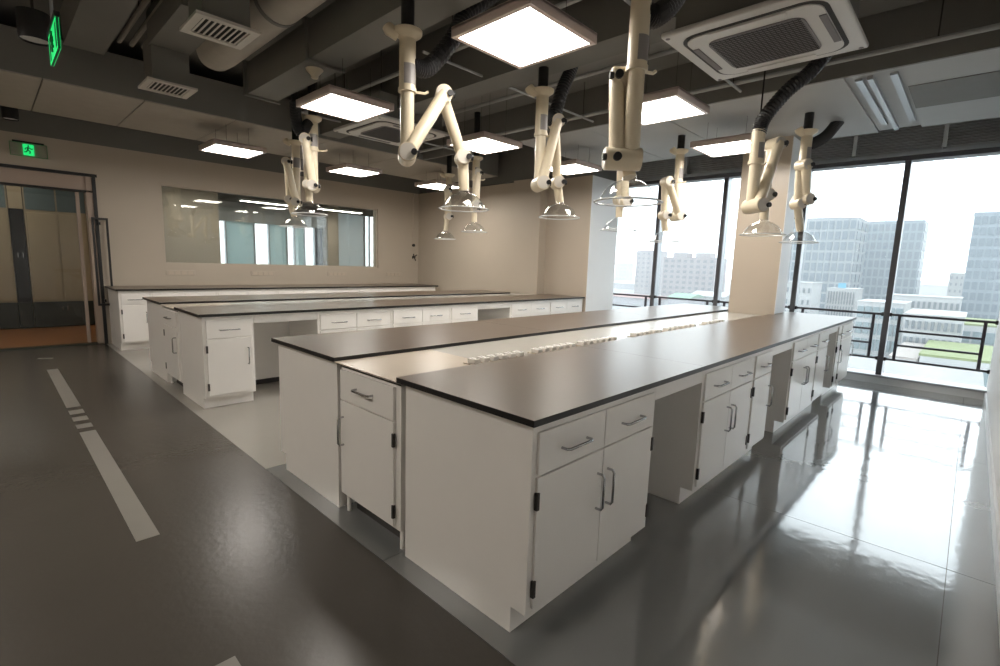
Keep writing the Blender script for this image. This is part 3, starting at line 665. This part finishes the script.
# wall fittings
for i, x in enumerate((.94, 2.2, 3.62, 4.95)):
    p = thing('wall_socket', 'long pale socket plate under the interior window, %s from the door' % ORD[i], 'wall socket', (x, YB, 1.05), 'wall sockets')
    MB().box(-.2, .2, -.010, 0, -.04, .04, .003).build('plate', 'wall_paint', p)
    for k in range(4): MB().box(-.17+k*.09, -.10+k*.09, -.014, -.010, -.028, .028).build('socket', 'header_brown' if 0 else 'strip_top', p)
gv = thing('gas_valve', 'dark gas valve on the wall near the room corner', 'valve', (5.46, YB, 1.44))
MB().tube([(0, 0, 0), (0, -.05, 0)], .03, 12).build('boss', 'dark_metal', gv); MB().tube([(-.06, -.055, -.03), (.06, -.055, .05)], .012, 8).build('lever', 'dark_metal', gv); MB().tube([(-.03, -.05, .07), (.03, -.05, -.08)], .012, 8).build('nozzle', 'dark_metal', gv)
tag(MB().tube([(5.46, YB, 1.70), (5.46, YB-.03, 1.70)], .032, 14).build('wall_button', 'black_plastic'), 'round black button on the wall above the gas valve', 'button')
tag(box('wall_conduit', 'wall_paint', 5.445, 5.475, YB-.014, YB, 1.76, WT), 'slim painted conduit rising from the round black button', 'conduit')

# ------------------------------------------------------------------ the city outside
GZ = -26.0
struct(box('ground', 'city_ground', 7.5, 1600, -700, 1100, GZ-1, GZ), 'hazy pale ground of the city far below')
cell = {}
def unit(m):
    if m not in cell: cell[m] = MB().box(-.5, .5, -.5, .5, -.5, .5).mesh('window_unit', m)
    return cell[m]
def tower(name, label, D, uL, uR, vT, depth, wall, glass, cols, rows, fill=(.78, .8), side_cols=0, group=None, floorh=None, base=GZ):
    a = at(uL, vT, 0, D); b = at(uR, vT, 0, D)
    y0, y1, zt = b.y, a.y, (a.z+b.z)/2
    t = thing(name, label, 'building', (D, (y0+y1)/2, base), group)
    w = (y1-y0)/2; h = zt-base
    MB().box(0, depth, -w, w, 0, h).build('body', wall, t)
    MB().box(-.2, depth+.2, -w-.2, w+.2, h, h+h*.012).build('parapet', wall, t)
    fh = floorh or h/rows; cw = 2*w/cols
    for r in range(rows):
        z = h-(r+.6)*fh
        if z < 1: break
        for c in range(cols):
            o = inst('window', unit(glass), t, (-.12, -w+(c+.5)*cw, z)); o.scale = (.5, cw*fill[0], fh*fill[1])
        for c in range(side_cols):
            sw = depth/side_cols; o = inst('window', unit(glass), t, ((c+.5)*sw, -w-.12, z)); o.scale = (sw*fill[0], .5, fh*fill[1])
    return t
tower('office_tower', 'pale glass office tower with a gridded facade seen beside the near pillar', 260, 790, 858, 219, 30, 'tower_white', 'tower_glass', 10, 12, (.74, .78), 3, 'glass towers', 4.6)
tower('office_tower', 'plain blue glass tower standing behind the gridded white tower', 320, 867, 925, 222, 26, 'tower_blue', 'tower_glass', 9, 14, (.7, .78), 3, 'glass towers', 4.6)
tower('office_tower', 'blue glass tower beside the white side wall with a square window grid', 230, 975, 1040, 213, 22, 'tower_blue', 'tower_glass', 8, 13, (.72, .72), 0, 'glass towers', 3.6)
t1 = tower('apartment_block', 'pinkish apartment block with stepped roof between the window mullions', 420, 664, 716, 258, 26, 'apt_wall', 'apt_win', 8, 8, (.5, .5), 0, 'apartment blocks', 4.6)
h1 = at(690, 258, 0, 420).z-GZ
for yy in (-11, 9): MB().box(2, 14, yy-6, yy+6, h1, h1+4.5).build('roof_house', 'apt_wall', t1)
tower('apartment_block', 'narrow pale apartment block beside the far window mullion', 480, 637, 657, 251, 24, 'apt_wall', 'apt_win', 4, 8, (.45, .45), 0, 'apartment blocks', 4.8)
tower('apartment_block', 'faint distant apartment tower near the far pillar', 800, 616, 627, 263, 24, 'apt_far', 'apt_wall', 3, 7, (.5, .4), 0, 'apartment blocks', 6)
tower('white_block', 'white stepped block in front of the hazy hills', 360, 950, 992, 274, 26, 'white_build', 'win_dark', 8, 4, (.3, .4), 0, 'low white buildings', 3.6)
tower('white_block', 'low white building with a row of square windows', 200, 886, 962, 297, 14, 'white_build', 'win_dark', 14, 3, (.5, .5), 0, 'low white buildings', 4)
b2 = tower('fin_building', 'white flat block with vertical fins and a blue roof sign', 220, 828, 856, 289, 16, 'white_build', 'win_dark', 10, 2, (.35, .85), 0, 'low white buildings', 5.5)
hh = at(842, 289, 0, 220).z-GZ; MB().box(-.3, .3, -1.2, 1.2, hh+.4, hh+2.2).build('roof_sign', 'sky_blue', b2)
tower('white_block', 'small white building beside the near pillar', 190, 786, 813, 283, 14, 'white_build', 'win_dark', 5, 3, (.35, .4), 0, 'low white buildings', 4)
tower('long_block', 'low teal glazed block beneath the guard rail', 150, 858, 905, 303, 16, 'white_build', 'teal_glass', 6, 4, (.85, .7), 0, None, 4)
tower('courtyard_block', 'low pale block with a grid of dark square windows and green lawns around', 130, 905, 965, 316, 20, 'white_build', 'win_dark', 9, 4, (.5, .5), 0, None, 3.4)
for i, (u0, u1, v, D, m) in enumerate(((925, 1010, 345, 118, 'lawn'), (898, 924.5, 347, 118, 'path_pale'), (940, 1010, 318, 170, 'lawn'))):
    a, b = at(u0, v, 0, D), at(u1, v, 0, D)
    z = a.z
    t = thing('podium', ['low podium with a green roof lawn below the guard rail', 'low podium with a pale paved roof beside the green lawn', 'low podium with a narrow green roof lawn behind the courtyard block'][i], 'podium', (D, (a.y+b.y)/2, GZ))
    w = (a.y-b.y)/2; hh = z-GZ
    MB().box(-14, 11, -w+.2, w-.2, 0, hh-.4).build('body', 'white_build', t); MB().box(-14, 11, -w, w, hh-.4, hh).build('roof', m, t)
    for c in range(6): inst('window', unit('teal_glass'), t, (-14.1, -w+(c+.5)*w/3, hh-3)).scale = (.4, w/3*.8, 2.6)
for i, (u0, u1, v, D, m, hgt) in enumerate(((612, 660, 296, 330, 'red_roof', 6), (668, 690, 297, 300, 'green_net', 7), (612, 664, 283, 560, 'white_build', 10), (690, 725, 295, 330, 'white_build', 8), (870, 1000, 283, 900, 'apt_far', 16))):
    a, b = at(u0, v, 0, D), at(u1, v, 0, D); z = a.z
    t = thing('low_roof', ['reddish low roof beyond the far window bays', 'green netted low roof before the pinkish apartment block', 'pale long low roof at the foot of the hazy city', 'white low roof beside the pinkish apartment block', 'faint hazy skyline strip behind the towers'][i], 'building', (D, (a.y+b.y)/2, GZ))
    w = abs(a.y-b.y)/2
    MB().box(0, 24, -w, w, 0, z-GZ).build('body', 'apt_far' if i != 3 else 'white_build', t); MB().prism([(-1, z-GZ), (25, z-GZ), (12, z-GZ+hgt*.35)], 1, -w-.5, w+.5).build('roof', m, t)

hz = bpy.data.materials.new('city_haze'); hz.use_nodes = True; nt = hz.node_tree; nt.nodes.clear()
ho = nt.nodes.new('ShaderNodeOutputMaterial'); hv = nt.nodes.new('ShaderNodeVolumeScatter'); hv.inputs['Color'].default_value = (.95, .975, 1, 1); hv.inputs['Density'].default_value = .0007
nt.links.new(hv.outputs[0], ho.inputs['Volume']); MAT['city_haze'] = hz
tag(box('city_haze', 'city_haze', 30, 1500, -650, 1050, GZ+.1, 90), 'thin white haze hanging over the city', 'haze', kind='stuff')
